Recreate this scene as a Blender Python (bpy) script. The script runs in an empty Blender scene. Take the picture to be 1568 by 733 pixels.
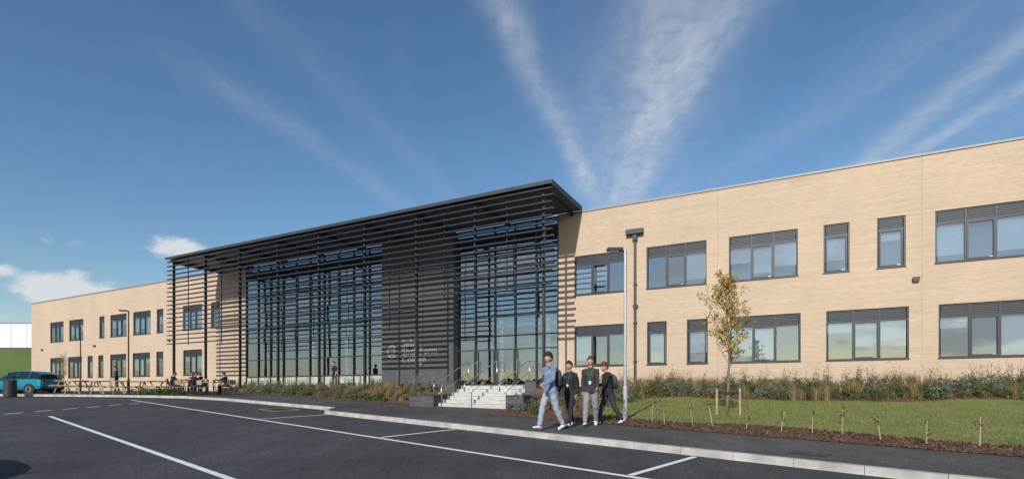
import bpy, bmesh, math, random
from mathutils import Vector, Matrix, Euler, noise as mn
R=random.Random(7)
rad=math.radians
scene=bpy.context.scene
col=scene.collection

# ------------------------------------------------------------------ materials
def _new(name):
    m=bpy.data.materials.new(name); m.use_nodes=True
    nt=m.node_tree
    return m,nt,nt.nodes['Principled BSDF']
def mat(name,c,rough=.7,metal=0.,var=.12,scale=6.,bump=0.,bscale=40.,stretch=(1,1,1),c2=None,spec=.5):
    m,nt,b=_new(name)
    b.inputs['Roughness'].default_value=rough; b.inputs['Metallic'].default_value=metal
    b.inputs['Specular IOR Level'].default_value=spec
    tc=nt.nodes.new('ShaderNodeTexCoord'); mp=nt.nodes.new('ShaderNodeMapping'); mp.inputs['Scale'].default_value=stretch
    nt.links.new(tc.outputs['Object'],mp.inputs[0])
    n=nt.nodes.new('ShaderNodeTexNoise'); n.inputs['Scale'].default_value=scale; n.inputs['Detail'].default_value=3
    nt.links.new(mp.outputs[0],n.inputs['Vector'])
    r=nt.nodes.new('ShaderNodeValToRGB')
    ca=c2 if c2 else tuple(x*(1-var) for x in c); cb=c if c2 else tuple(min(1,x*(1+var)) for x in c)
    r.color_ramp.elements[0].position=.3; r.color_ramp.elements[1].position=.7
    r.color_ramp.elements[0].color=(*ca,1); r.color_ramp.elements[1].color=(*cb,1)
    nt.links.new(n.outputs['Fac'],r.inputs[0]); nt.links.new(r.outputs[0],b.inputs['Base Color'])
    if bump>0:
        n2=nt.nodes.new('ShaderNodeTexNoise'); n2.inputs['Scale'].default_value=bscale; n2.inputs['Detail'].default_value=2
        nt.links.new(mp.outputs[0],n2.inputs['Vector'])
        bp=nt.nodes.new('ShaderNodeBump'); bp.inputs['Strength'].default_value=bump; bp.inputs['Distance'].default_value=.02
        nt.links.new(n2.outputs['Fac'],bp.inputs['Height']); nt.links.new(bp.outputs[0],b.inputs['Normal'])
    return m
def leafmat(name,c):
    m,nt,b=_new(name)
    b.inputs['Roughness'].default_value=.6
    g=nt.nodes.new('ShaderNodeNewGeometry'); r=nt.nodes.new('ShaderNodeValToRGB')
    r.color_ramp.elements[0].color=(c[0]*.55,c[1]*.6,c[2]*.6,1); r.color_ramp.elements[1].color=(c[0]*1.35,c[1]*1.3,c[2]*1.2,1)
    nt.links.new(g.outputs['Random Per Island'],r.inputs[0]); nt.links.new(r.outputs[0],b.inputs['Base Color'])
    tr=nt.nodes.new('ShaderNodeBsdfTranslucent'); nt.links.new(r.outputs[0],tr.inputs[0])
    mx=nt.nodes.new('ShaderNodeMixShader'); mx.inputs[0].default_value=.3
    nt.links.new(b.outputs[0],mx.inputs[1]); nt.links.new(tr.outputs[0],mx.inputs[2])
    nt.links.new(mx.outputs[0],nt.nodes['Material Output'].inputs[0])
    return m
def brickmat(name,c1,c2,mortar,rough=.85):
    m,nt,b=_new(name); b.inputs['Roughness'].default_value=rough; b.inputs['Specular IOR Level'].default_value=.2
    N=nt.nodes.new; L=nt.links.new
    tc=N('ShaderNodeTexCoord'); sp=N('ShaderNodeSeparateXYZ'); L(tc.outputs['Object'],sp.inputs[0])
    ad=N('ShaderNodeMath'); ad.operation='ADD'; L(sp.outputs[0],ad.inputs[0]); L(sp.outputs[1],ad.inputs[1])
    cb=N('ShaderNodeCombineXYZ'); L(ad.outputs[0],cb.inputs[0]); L(sp.outputs[2],cb.inputs[1])
    br=N('ShaderNodeTexBrick'); L(cb.outputs[0],br.inputs['Vector'])
    br.inputs['Scale'].default_value=1; br.inputs['Brick Width'].default_value=.225; br.inputs['Row Height'].default_value=.075
    br.inputs['Mortar Size'].default_value=.007; br.inputs['Mortar Smooth'].default_value=.2
    br.inputs['Color1'].default_value=(*c1,1); br.inputs['Color2'].default_value=(*c2,1); br.inputs['Mortar'].default_value=(*mortar,1)
    n=N('ShaderNodeTexNoise'); n.inputs['Scale'].default_value=.35; n.inputs['Detail'].default_value=4; L(tc.outputs['Object'],n.inputs['Vector'])
    mr=N('ShaderNodeMapRange'); mr.inputs[1].default_value=.3; mr.inputs[2].default_value=.7; mr.inputs[3].default_value=.93; mr.inputs[4].default_value=1.04
    L(n.outputs['Fac'],mr.inputs[0])
    # faint course-by-course banding
    mp=N('ShaderNodeMapping'); mp.inputs['Scale'].default_value=(.25,.25,13.4); L(tc.outputs['Object'],mp.inputs[0])
    n2=N('ShaderNodeTexNoise'); n2.inputs['Scale'].default_value=1.; n2.inputs['Detail'].default_value=1; L(mp.outputs[0],n2.inputs['Vector'])
    mr2=N('ShaderNodeMapRange'); mr2.inputs[1].default_value=.3; mr2.inputs[2].default_value=.7; mr2.inputs[3].default_value=.92; mr2.inputs[4].default_value=1.04
    L(n2.outputs['Fac'],mr2.inputs[0])
    mu=N('ShaderNodeMath'); mu.operation='MULTIPLY'; L(mr.outputs[0],mu.inputs[0]); L(mr2.outputs[0],mu.inputs[1])
    vm=N('ShaderNodeVectorMath'); vm.operation='SCALE'; L(br.outputs['Color'],vm.inputs[0]); L(mu.outputs[0],vm.inputs['Scale'])
    L(vm.outputs[0],b.inputs['Base Color'])
    bp=N('ShaderNodeBump'); bp.inputs['Strength'].default_value=.35; bp.inputs['Distance'].default_value=.006; bp.invert=True
    L(br.outputs['Fac'],bp.inputs['Height']); L(bp.outputs[0],b.inputs['Normal'])
    return m
def glassmat(name,tint,base=.12,wav=.02):
    m=bpy.data.materials.new(name); m.use_nodes=True; nt=m.node_tree; nt.nodes.clear(); N=nt.nodes.new; L=nt.links.new
    o=N('ShaderNodeOutputMaterial'); t=N('ShaderNodeBsdfTransparent'); t.inputs[0].default_value=(*tint,1)
    g=N('ShaderNodeBsdfGlossy'); g.inputs['Roughness'].default_value=.01; g.inputs[0].default_value=(.86,.94,1,1)
    f=N('ShaderNodeFresnel'); f.inputs[0].default_value=1.5
    mr=N('ShaderNodeMapRange'); mr.inputs[3].default_value=base; mr.inputs[4].default_value=1; L(f.outputs[0],mr.inputs[0])
    tc=N('ShaderNodeTexCoord'); n=N('ShaderNodeTexNoise'); n.inputs['Scale'].default_value=1.1; n.inputs['Detail'].default_value=1
    L(tc.outputs['Object'],n.inputs['Vector'])
    bp=N('ShaderNodeBump'); bp.inputs['Strength'].default_value=wav*4; bp.inputs['Distance'].default_value=.03; L(n.outputs['Fac'],bp.inputs['Height']); L(bp.outputs[0],g.inputs['Normal'])
    mx=N('ShaderNodeMixShader'); L(mr.outputs[0],mx.inputs[0]); L(t.outputs[0],mx.inputs[1]); L(g.outputs[0],mx.inputs[2]); L(mx.outputs[0],o.inputs[0])
    return m
def asphaltmat(name,c,ds=1.):
    m,nt,b=_new(name); b.inputs['Roughness'].default_value=.85; b.inputs['Specular IOR Level'].default_value=.3
    N=nt.nodes.new; L=nt.links.new
    tc=N('ShaderNodeTexCoord')
    def nz(s,d,lo,hi,st=(1,1,1)):
        mp=N('ShaderNodeMapping'); mp.inputs['Scale'].default_value=st; L(tc.outputs['Object'],mp.inputs[0])
        n=N('ShaderNodeTexNoise'); n.inputs['Scale'].default_value=s; n.inputs['Detail'].default_value=d; L(mp.outputs[0],n.inputs['Vector'])
        mr=N('ShaderNodeMapRange'); mr.inputs[1].default_value=.3; mr.inputs[2].default_value=.7; mr.inputs[3].default_value=lo; mr.inputs[4].default_value=hi
        L(n.outputs['Fac'],mr.inputs[0]); return mr.outputs[0],n
    a,_=nz(.25,4,.76,1.24); f,fn=nz(32,2,.4,1.7); g,_=nz(1.6,4,.82,1.2,(1,.4,1))
    m1=N('ShaderNodeMath'); m1.operation='MULTIPLY'; L(a,m1.inputs[0]); L(f,m1.inputs[1])
    m2=N('ShaderNodeMath'); m2.operation='MULTIPLY'; L(m1.outputs[0],m2.inputs[0]); L(g,m2.inputs[1])
    vm=N('ShaderNodeVectorMath'); vm.operation='SCALE'; vm.inputs[0].default_value=c; L(m2.outputs[0],vm.inputs['Scale']); L(vm.outputs[0],b.inputs['Base Color'])
    bp=N('ShaderNodeBump'); bp.inputs['Strength'].default_value=.5; bp.inputs['Distance'].default_value=.01; L(fn.outputs['Fac'],bp.inputs['Height']); L(bp.outputs[0],b.inputs['Normal'])
    return m

M={}
M['brick']=brickmat('buff_brick',(.585,.445,.32),(.53,.395,.275),(.49,.42,.35))
M['gbrick']=brickmat('grey_brick',(.10,.103,.11),(.075,.077,.083),(.12,.12,.12))
M['frame']=mat('window_frame_grey',(.036,.041,.049),.45,.1,.08,2)
M['slat']=mat('slat_dark_metal',(.030,.035,.046),.4,.15,.15,2)
M['slatroof']=mat('canopy_metal',(.04,.044,.052),.5,.1,.15,1)
M['coping']=mat('coping_metal',(.24,.24,.25),.5,.1,.08,2)
M['louvre']=mat('vent_louvre',(.045,.051,.060),.5,.1,.1,3)
M['glass']=glassmat('window_glass',(.60,.67,.70),.30)
M['aglass']=glassmat('atrium_glass',(.50,.57,.62),.30)
M['blind']=mat('roller_blind',(.40,.44,.50),.9,0,.06,1)
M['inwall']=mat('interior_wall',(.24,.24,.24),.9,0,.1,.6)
M['infloor']=mat('interior_floor',(.16,.155,.15),.6,0,.1,.6)
M['frost']=mat('frosted_panel',(.40,.46,.40),.3,0,.25,1.2)
M['soffit']=mat('soffit',(.07,.072,.08),.6,0,.1,1)
M['roof']=mat('flat_roof',(.16,.16,.16),.9)
M['asphalt']=asphaltmat('asphalt_road',(.054,.053,.055))
M['path']=asphaltmat('asphalt_path',(.074,.070,.068))
M['kerb']=mat('concrete_kerb',(.42,.405,.37),.85,0,.22,3,.2,60)
M['paint']=mat('white_road_paint',(.74,.74,.72),.7,0,.14,9,.1,80)
M['ypaint']=mat('yellow_road_paint',(.55,.42,.08),.7,0,.2,9)
M['paving']=mat('concrete_paving',(.26,.25,.235),.85,0,.2,2.5,.2,60)
M['step']=mat('concrete_step',(.46,.445,.42),.8,0,.12,4)
M['steel']=mat('stainless_steel',(.55,.56,.58),.3,.9,.05,4)
M['galv']=mat('galvanised_steel',(.42,.45,.49),.42,.4,.1,5)
M['dark']=mat('dark_metal',(.03,.032,.036),.5,.3,.1,5)
M['wood']=mat('timber',(.34,.22,.12),.8,0,.25,3,.2,30,(8,8,1))
M['woodl']=mat('timber_pale',(.36,.27,.17),.8,0,.2,3)
M['mulch']=mat('bark_mulch',(.115,.062,.038),.95,0,.5,14,1.,30)
M['chip']=leafmat('bark_chip',(.15,.085,.052))
M['soil']=mat('soil',(.10,.07,.045),.95,0,.4,6,.8,20)
M['grass']=mat('lawn_grass',(.13,.165,.03),.9,0,.3,1.1,.6,90,c2=(.23,.21,.07))
M['field']=mat('field_grass',(.11,.16,.03),.95,0,.3,.05)
M['blade']=leafmat('grass_blade',(.19,.24,.04))
M['lf1']=leafmat('leaf_green',(.095,.13,.038)); M['lf2']=leafmat('leaf_olive',(.16,.17,.065))
M['lf3']=leafmat('leaf_straw',(.36,.27,.13)); M['lf4']=leafmat('leaf_brown',(.15,.085,.05))
M['lf5']=leafmat('flower_purple',(.24,.15,.22)); M['lf6']=leafmat('leaf_grey',(.19,.23,.18))
M['yl']=leafmat('leaf_autumn',(.54,.36,.07)); M['dl']=leafmat('leaf_tree',(.045,.07,.018))
M['bark']=mat('tree_bark',(.20,.15,.10),.9,0,.3,20)
M['white']=mat('white_cladding',(.75,.77,.80),.6,0,.04,.3)
M['tyre']=mat('tyre_rubber',(.02,.02,.02),.8); M['carglass']=mat('car_glass',(.015,.02,.024),.05,0,.1,2)
M['teal']=mat('teal_car_paint',(.01,.24,.32),.25,.3,.05,2); M['black']=mat('black_car_paint',(.015,.015,.017),.2,.2,.05,2)
M['redl']=mat('tail_light',(.35,.01,.01),.2); M['hl']=mat('head_light',(.7,.7,.72),.1)
M['sign']=mat('sign_letters',(.33,.34,.36),.4,.2,.05)
M['plastic']=mat('bin_plastic',(.03,.035,.04),.5)

# ------------------------------------------------------------------ mesh builder
class MB:
    def __init__(s): s.v=[];s.f=[];s.m=[];s.mats=[]
    def mi(s,k):
        if k not in s.mats: s.mats.append(k)
        return s.mats.index(k)
    def face(s,pts,k):
        b=len(s.v); s.v+= [tuple(p) for p in pts]; s.f.append(tuple(range(b,b+len(pts)))); s.m.append(s.mi(k))
    def box(s,x0,x1,y0,y1,z0,z1,k,mtx=None):
        b=len(s.v); P=[(x,y,z) for z in (z0,z1) for y in (y0,y1) for x in (x0,x1)]
        if mtx is not None: P=[tuple(mtx@Vector(p)) for p in P]
        s.v+=P; i=s.mi(k)
        for f in ((0,2,3,1),(4,5,7,6),(0,1,5,4),(2,6,7,3),(0,4,6,2),(1,3,7,5)):
            s.f.append(tuple(b+j for j in f)); s.m.append(i)
    def tube(s,pts,rs,k,seg=8,side=None):
        pts=[Vector(p) for p in pts]; n=len(pts); b=len(s.v); i=s.mi(k)
        for j,p in enumerate(pts):
            t=(pts[min(j+1,n-1)]-pts[max(j-1,0)]).normalized()
            ref=Vector(side) if side is not None else (Vector((1,0,0)) if abs(t.x)<.9 else Vector((0,1,0)))
            a=(ref-t*ref.dot(t)).normalized(); c=t.cross(a)
            r=rs[j]; ra,rb=(r if isinstance(r,(tuple,list)) else (r,r))
            for q in range(seg):
                an=2*math.pi*q/seg; s.v.append(tuple(p+a*ra*math.cos(an)+c*rb*math.sin(an)))
        for j in range(n-1):
            for q in range(seg):
                q2=(q+1)%seg
                s.f.append((b+j*seg+q,b+j*seg+q2,b+(j+1)*seg+q2,b+(j+1)*seg+q)); s.m.append(i)
        s.f.append(tuple(b+q for q in reversed(range(seg)))); s.m.append(i)
        s.f.append(tuple(b+(n-1)*seg+q for q in range(seg))); s.m.append(i)
    def ell(s,c,r,k,nu=10,nv=6,mtx=None,fn=None):
        b=len(s.v); i=s.mi(k); c=Vector(c)
        pts=[Vector((0,0,-1))]
        for a in range(1,nv):
            th=math.pi*a/nv
            for q in range(nu):
                ph=2*math.pi*q/nu; pts.append(Vector((math.sin(th)*math.cos(ph),math.sin(th)*math.sin(ph),-math.cos(th))))
        pts.append(Vector((0,0,1)))
        for p in pts:
            w=Vector((p.x*r[0],p.y*r[1],p.z*r[2]))
            if fn: w=fn(p,w)
            if mtx is not None: w=mtx@w
            s.v.append(tuple(c+w))
        for q in range(nu):
            q2=(q+1)%nu
            s.f.append((b,b+1+q2,b+1+q)); s.m.append(i)
            for a in range(nv-2):
                s.f.append((b+1+a*nu+q,b+1+a*nu+q2,b+1+(a+1)*nu+q2,b+1+(a+1)*nu+q)); s.m.append(i)
            l=b+1+(nv-2)*nu; s.f.append((l+q,l+q2,b+len(pts)-1)); s.m.append(i)
    def build(s,name,parent=None,smooth=False,loc=None,rotz=0,bevel=0):
        me=bpy.data.meshes.new(name); me.from_pydata(s.v,[],s.f)
        for k in s.mats: me.materials.append(k if isinstance(k,bpy.types.Material) else M[k])
        me.polygons.foreach_set('material_index',s.m)
        if smooth: me.polygons.foreach_set('use_smooth',[True]*len(s.f))
        me.update(); o=bpy.data.objects.new(name,me); col.objects.link(o)
        if parent: o.parent=parent
        if loc: o.location=loc
        o.rotation_euler=(0,0,rotz)
        if bevel:
            md=o.modifiers.new('b','BEVEL'); md.width=bevel; md.segments=2; md.limit_method='ANGLE'
        return o
def empty(name,loc=(0,0,0),rotz=0):
    o=bpy.data.objects.new(name,None); o.location=loc; o.rotation_euler=(0,0,rotz); col.objects.link(o); return o

# ------------------------------------------------------------------ site frames
O=Vector((3.79,28.6)); U=Vector((.8866,-.4627)); V=Vector((.4627,.8866))      # facade: along, inward
E=Vector((.735,-.678)); Mv=Vector((.678,.735))                                # kerb: along, towards school
def fac(s,q): p=O+U*s-V*q; return p.x,p.y           # q = distance in front of facade
def km(e,m): p=E*e+Mv*m; return p.x,p.y
def plane(y):
    if y>36: return .0375*36+.05*(1-math.exp(-(y-36)/4))
    if y<-12: return -.45
    return .0375*y
def P3(x,y,o=0): return (x,y,plane(y)+o)

# ground: one large sheet
g=MB()
ys=[-700,-200,-60,-12,0,10,20,30,36,40,46,60,120,300,900]; xs=[-900,-300,-100,-50,-20,0,20,50,100,300,900]
for i in range(len(ys)-1):
    for j in range(len(xs)-1):
        g.face([(xs[a],ys[b],plane(ys[b])-.06) for a,b in ((j,i),(j+1,i),(j+1,i+1),(j,i+1))],'field')
g.build('ground')
# asphalt car park
g=MB(); yy=[-40,-12,0,6,12,18,24,30,36]+[37+i for i in range(10)]+[60,75]
for i in range(len(yy)-1):
    g.face([P3(-90,yy[i]),P3(60,yy[i]),P3(60,yy[i+1]),P3(-90,yy[i+1])],'asphalt')
g.build('car_park_road')
# pavement slab (raised .12 with kerb)
edge=[km(34,9.0),km(-17.2,9.0),km(-17.9,9.35),km(-18.6,10.0),(-14.5,26.5),(-18.2,28.9),(-21.7,30.0),(-26,30.9),(-34,31.8),(-44,33.2),(-60,36.0)]
ed=[]
for a,b in zip(edge[:-1],edge[1:]):
    n=max(1,int((Vector(a)-Vector(b)).length/.915))
    for i in range(n): ed.append(Vector(a).lerp(Vector(b),i/n))
ed.append(Vector(edge[-1]))
g=MB(); kb=MB()
for i in range(len(ed)-1):
    a,b=ed[i],ed[i+1]
    t=(b-a).normalized(); nrm=Vector((t.y,-t.x))
    if nrm.dot(Mv)<0: nrm=-nrm
    steps=[0,1,2,4,7,11,16,26]
    for k in range(len(steps)-1):
        p=[a+nrm*.14+V*steps[k],b+nrm*.14+V*steps[k],b+nrm*.14+V*steps[k+1],a+nrm*.14+V*steps[k+1]]
        g.face([P3(q.x,q.y,.112) for q in p],'path')
    off=t*.004
    h=.125+R.uniform(-.003,.003)
    b0=a+off; b1=b-off
    for quad in ([(b0,-.05),(b1,-.05),(b1,h-.012),(b0,h-.012)],[(b0,h-.012),(b1,h-.012),(b1+nrm*.02,h),(b0+nrm*.02,h)],[(b0+nrm*.02,h),(b1+nrm*.02,h),(b1+nrm*.15,h),(b0+nrm*.15,h)],[(b0,-.05),(b0,h-.012),(b0+nrm*.15,h),(b0+nrm*.15,-.05)]):
        kb.face([P3(q.x,q.y,z) for q,z in quad],'kerb')
    kb.face([P3(q.x,q.y,.006) for q in (a-nrm*.02,b-nrm*.02,b,a)],'kerb')
g.build('pavement'); kb.build('kerb')

# markings
pm=MB()
def stripe(p,q,w,k='paint',o=.008):
    p=Vector(p);q=Vector(q);t=(q-p).normalized();n=Vector((-t.y,t.x))*w/2
    N=max(1,int((q-p).length/3))
    for i in range(N):
        a=p.lerp(q,i/N);b=p.lerp(q,(i+1)/N)
        pm.face([P3(r.x,r.y,o) for r in (a-n,b-n,b+n,a+n)],k)
stripe(km(-33,6.55),km(20,6.62),.11)
for e in (-3.85,-10.2,-16.9,9,2.6): stripe(km(e,6.68),km(e,8.9),.10)
stripe((-15.4,17.4),(2.5,1.6),.11)
for i in range(6): stripe((-17.7+i*.03,18.2+i*1.15),(-17.7+i*.03,18.9+i*1.15),.13)
for i in range(5): stripe((-19.5-i*1.3,19.6+i*.1),(-20.3-i*1.3,19.66+i*.1),.12)
pm.build('road_markings')
mc=MB()
c=(-9.1,20.4)
for r0,k,o in ((.75,'ypaint',.006),(.62,'asphalt',.010),(.42,'dark',.014)):
    mc.face([P3(c[0]+E.x*a*r0+Mv.x*b*r0,c[1]+E.y*a*r0+Mv.y*b*r0,o) for a,b in ((-1,-.7),(1,-.7),(1,.7),(-1,.7))],k)
mc.build('manhole_cover')
mc=MB(); c=km(-2.3,9.9)
mc.face([P3(c[0]+E.x*a*.3+Mv.x*b*.22,c[1]+E.y*a*.3+Mv.y*b*.22,.118) for a,b in ((-1,-1),(1,-1),(1,1),(-1,1))],'dark')
for i in range(-4,5): 
    mc.face([P3(c[0]+E.x*(i*.06+a*.010)+Mv.x*b*.19,c[1]+E.y*(i*.06+a*.010)+Mv.y*b*.19,.123) for a,b in ((-1,-1),(1,-1),(1,1),(-1,1))],'louvre')
mc.build('drain_grate')

# ------------------------------------------------------------------ terrain banks
ZT=1.72
def Lm(s,m): return (23.59+.261*s-m)/.9654
def hz(s,q):
    """height of planted ground to the right of steps"""
    L=Lm(s,11.8); ze=plane(fac(s,L)[1])+.125
    pts=[(0,ZT),(.4,ZT-.05),(3.,1.12),(L-1.2,ze+.10),(L-.25,ze+.04),(L,ze)]
    for (a,za),(b,zb) in zip(pts[:-1],pts[1:]):
        if q<=b: 
            f=(q-a)/(b-a); z=za+(zb-za)*f; break
    else: z=ze
    x,y=fac(s,q)
    if .3<q<L-.3: z+=.035*mn.noise(Vector((x*.7,y*.7,0)))
    return z
bank=MB(); ss=[1.1+i*.4 for i in range(100)]
def rowsfor(s):
    L=Lm(s,11.8); w=1.25+.25*math.sin(s*.8)+.1*math.sin(s*2.3)
    if s<6: w+= (6-s)**2*.35
    bd=3.0+.35*math.sin(s*.6+1)+.15*math.sin(s*1.9)
    w=min(w,L-bd-.05)
    r=[0,.4]+[.4+(bd-.4)*i/6 for i in range(1,7)]+[bd+(L-w-bd)*i/16 for i in range(1,17)]+[L-w+w*i/6 for i in range(1,7)]
    return r,bd,L-w,L
for a,b in zip(ss[:-1],ss[1:]):
    ra=rowsfor(a)[0]; rb=rowsfor(b)[0]
    for i in range(len(ra)-1):
        k='mulch' if (i<7 or i>=23) else 'grass'
        pts=[(*fac(a,ra[i]),hz(a,ra[i])),(*fac(b,rb[i]),hz(b,rb[i])),(*fac(b,rb[i+1]),hz(b,rb[i+1])),(*fac(a,ra[i+1]),hz(a,ra[i+1]))]
        bank.face(pts[::-1],k)
bo=bank.build('lawn_bank',smooth=False)
# terrace
tr=MB()
def qt(s): return max(1.2,Lm(s,12.9)-2.4)
cols=[-27,-26,-24,-22,-20,-17,-14,-11,-8,-5,-2.7]
for a,b in zip(cols[:-1],cols[1:]):
    tr.face([(*fac(a,0),ZT),(*fac(a,qt(a)),ZT),(*fac(b,qt(b)),ZT),(*fac(b,0),ZT)],'paving')
    tr.face([(*fac(a,qt(a)),ZT),(*fac(a,qt(a)),ZT-.5),(*fac(b,qt(b)),ZT-.5),(*fac(b,qt(b)),ZT)],'step')
tr.face([(*fac(-2.7,0),ZT),(*fac(-2.7,8.2),ZT),(*fac(1.1,8.2),ZT),(*fac(1.1,0),ZT)],'paving')
tr.face([(*fac(1.1,0),ZT),(*fac(1.1,8.2),ZT),(*fac(1.1,8.2),.5),(*fac(1.1,0),.5)],'gbrick')
tr.face([(*fac(-27,0),ZT),(*fac(-27,qt(-27)),ZT),(*fac(-29,qt(-27)),1.45),(*fac(-29,0),1.45)],'paving')
tr.build('terrace_paving')
lb=MB()
def hl(s,q):
    q0=qt(s)+.02; L=Lm(s,12.9); ze=plane(fac(s,L)[1])+.125; f=min(1,max(0,(q-q0)/(L-q0)))
    f=f*f*(3-2*f); return (ZT-.03)*(1-f)+ze*f
S2=[-26+i*.6 for i in range(40)]; S2=[s for s in S2 if s<-2.75]+[-2.72]
for a,b in zip(S2[:-1],S2[1:]):
    for i in range(6):
        f0=i/6;f1=(i+1)/6
        def pt(s,f):
            q0=qt(s)+.02; q=q0+(Lm(s,12.9)-q0)*f; return (*fac(s,q),hl(s,q))
        lb.face([pt(a,f1),pt(b,f1),pt(b,f0),pt(a,f0)],'mulch')
lb.build('planting_bed')

# ------------------------------------------------------------------ SCHOOL
RZ=math.atan2(U.y,U.x)
school=empty('school_building',(O.x,O.y,0),RZ)
ZR=11.28; LO=(2.85,5.04); UP=(6.74,8.88)
UW=[(-.4,2.52),(3.55,6.48),(7.49,10.41),(11.41,12.39),(13.38,14.38),(15.36,18.28),(19.3,22.2),(23.3,26.2),(27.3,30.2),(31.3,34.2)]
LW=[(-.4,2.52),(3.58,4.57),(5.55,6.54),(7.53,10.52),(11.51,14.49),(15.47,18.4),(19.4,22.3),(23.3,26.2),(27.3,30.2),(31.3,34.2)]
UL=[(-60.85,-57.9),(-56.69,-53.75),(-50.63,-49.65),(-48.55,-45.64),(-44.5,-41.6),(-40.63,-39.6),(-36.65,-33.9),(-32.7,-31.5)]
LL=[(-60.85,-57.9),(-56.95,-54.05),(-52.93,-51.9),(-50.85,-49.85),(-48.6,-45.7),(-44.6,-41.7),(-40.7,-39.6),(-36.6,-33.9)]
SA,SB=-28.2,-1.35
def wall(mb,x0,x1,z0,z1,ops,k,y=0,rev=.14):
    X=sorted({x0,x1,*[o[0] for o in ops],*[o[1] for o in ops]}); Z=sorted({z0,z1,*[o[2] for o in ops],*[o[3] for o in ops]})
    for a,b in zip(X[:-1],X[1:]):
        for c,d in zip(Z[:-1],Z[1:]):
            mx_,mz=(a+b)/2,(c+d)/2
            if any(o[0]<mx_<o[1] and o[2]<mz<o[3] for o in ops): continue
            mb.face([(a,y,c),(b,y,c),(b,y,d),(a,y,d)],k)
    for a,b,c,d in ops:
        mb.face([(a,y,c),(a,y,d),(a,y+rev,d),(a,y+rev,c)],k); mb.face([(b,y,c),(b,y+rev,c),(b,y+rev,d),(b,y,d)],k)
        mb.face([(a,y,d),(b,y,d),(b,y+rev,d),(a,y+rev,d)],k); mb.face([(a,y,c),(a,y+rev,c),(b,y+rev,c),(b,y,c)],k)
w=MB()
opsR=[(*o,*UP) for o in UW]+[(*o,*LO) for o in LW]; opsL=[(*o,*UP) for o in UL]+[(*o,*LO) for o in LL]
wall(w,SB,38,.4,ZR,opsR,'brick'); wall(w,-65.3,SA,.8,ZR,opsL,'brick')
w.face([(-65.3,0,.8),(-65.3,0,ZR),(-65.3,18,ZR),(-65.3,18,.8)],'brick')
w.face([(38,0,.4),(38,18,.4),(38,18,ZR),(38,0,ZR)],'brick')
w.face([(-65.3,18,.4),(-65.3,18,ZR),(38,18,ZR),(38,18,.4)],'brick')
w.face([(SB,0,.4),(SB,0,ZR),(SB,.6,ZR),(SB,.6,.4)],'brick'); w.face([(SA,0,.4),(SA,.6,.4),(SA,.6,ZR),(SA,0,ZR)],'brick')
w.build('brick_walls',school)
# trims
t=MB()
for a,b in ((-65.36,SA),(SB,38.06)):
    t.box(a,b,-.04,.35,ZR+.002,ZR+.05,'coping')
    t.box(a,b,-.045,-.038,ZR-.04,ZR+.048,'coping')
t.box(-65.3,38,.352,18,ZR-.4,ZR-.3,'roof')
for s in (6.99,14.93,19.0,-1.0,-38.2,-52.0): t.box(s-.008,s+.008,-.003,.01,1.2,ZR-.01,'woodl')
t.build('roof_coping',school)
# windows
fr=MB(); gl=MB(); bl=MB()
def window(a,b,c,d,narrow):
    y0,y1=.055,.125
    F='frame'
    fw=.06
    fr.box(a,b,y0,y1,c,c+fw,F); fr.box(a,b,y0,y1,d-fw,d,F); fr.box(a,a+fw,y0,y1,c+fw,d-fw,F); fr.box(b-fw,b,y0,y1,c+fw,d-fw,F)
    fr.box(a-.02,b+.02,-.05,y0-.002,c-.03,c+.012,F)     # sill
    th=d-.52; fr.box(a+fw,b-fw,y0,y1,th-.035,th+.035,F)
    n=1 if narrow else 3
    W=(b-a-2*fw)/n
    for i in range(1,n):
        x=a+fw+W*i; fr.box(x-.035,x+.035,y0-.004,y1,c+fw,th-.036,F); fr.box(x-.03,x+.03,y0,y1,th+.036,d-fw,F)
    for i in range(n):
        x0=a+fw+W*i+.03; x1=x0+W-.06
        nl=6
        for j in range(nl):
            z=th+.05+j*(d-fw-th-.05)/nl
            fr.box(x0,x1,y0+.03,y0+.05,z,z+.05,'louvre')
        fr.box(x0,x1,y0+.055,y0+.06,th+.03,d-fw,'louvre')
        if i==1 or narrow:   # opening casement
            zb=c+fw; zt=th-.036; q=.055
            fr.box(x0,x1,y0-.02,y0+.05,zb,zb+q,F); fr.box(x0,x1,y0-.02,y0+.05,zt-q,zt,F)
            fr.box(x0,x0+q,y0-.02,y0+.05,zb+q,zt-q,F); fr.box(x1-q,x1,y0-.02,y0+.05,zb+q,zt-q,F)
            fr.box(x1-.2,x1-.08,y0-.035,y0-.021,zb+.02,zb+.04,'steel')
        tl=R.uniform(-.006,.006); tv=R.uniform(-.006,.006)
        gl.face([(x0,y0+.035+tl,c+fw),(x1,y0+.035-tl,c+fw),(x1,y0+.035-tl+tv,th-.03),(x0,y0+.035+tl+tv,th-.03)],'glass')
        h=R.choice([0,.0,.3,.5,.85,.85,1,.7])
        if h>0: bl.box(x0-.02,x1+.02,.2,.205,th-(th-c-fw)*h+.02,th,'blind')
for a,b,c,d in opsR+opsL: window(a,b,c,d,b-a<1.6)
fr.build('window_frames',school); gl.build('window_glass',school); bl.build('window_blinds',school)
it=MB()
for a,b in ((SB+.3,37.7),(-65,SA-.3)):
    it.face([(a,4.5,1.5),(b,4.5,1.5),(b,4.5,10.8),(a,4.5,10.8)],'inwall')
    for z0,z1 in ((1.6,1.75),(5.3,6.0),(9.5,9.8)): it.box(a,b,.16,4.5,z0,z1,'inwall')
for x in [SB+.25,2.9,7.0,11,14.9,18.8,22.8,37.6,-64.9,-61.3,-53.2,-49.3,-45.2,-41.1,-37.4,-33.3,SA-.3]: it.box(x-.05,x+.05,.16,4.49,1.76,9.49,'inwall')
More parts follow.
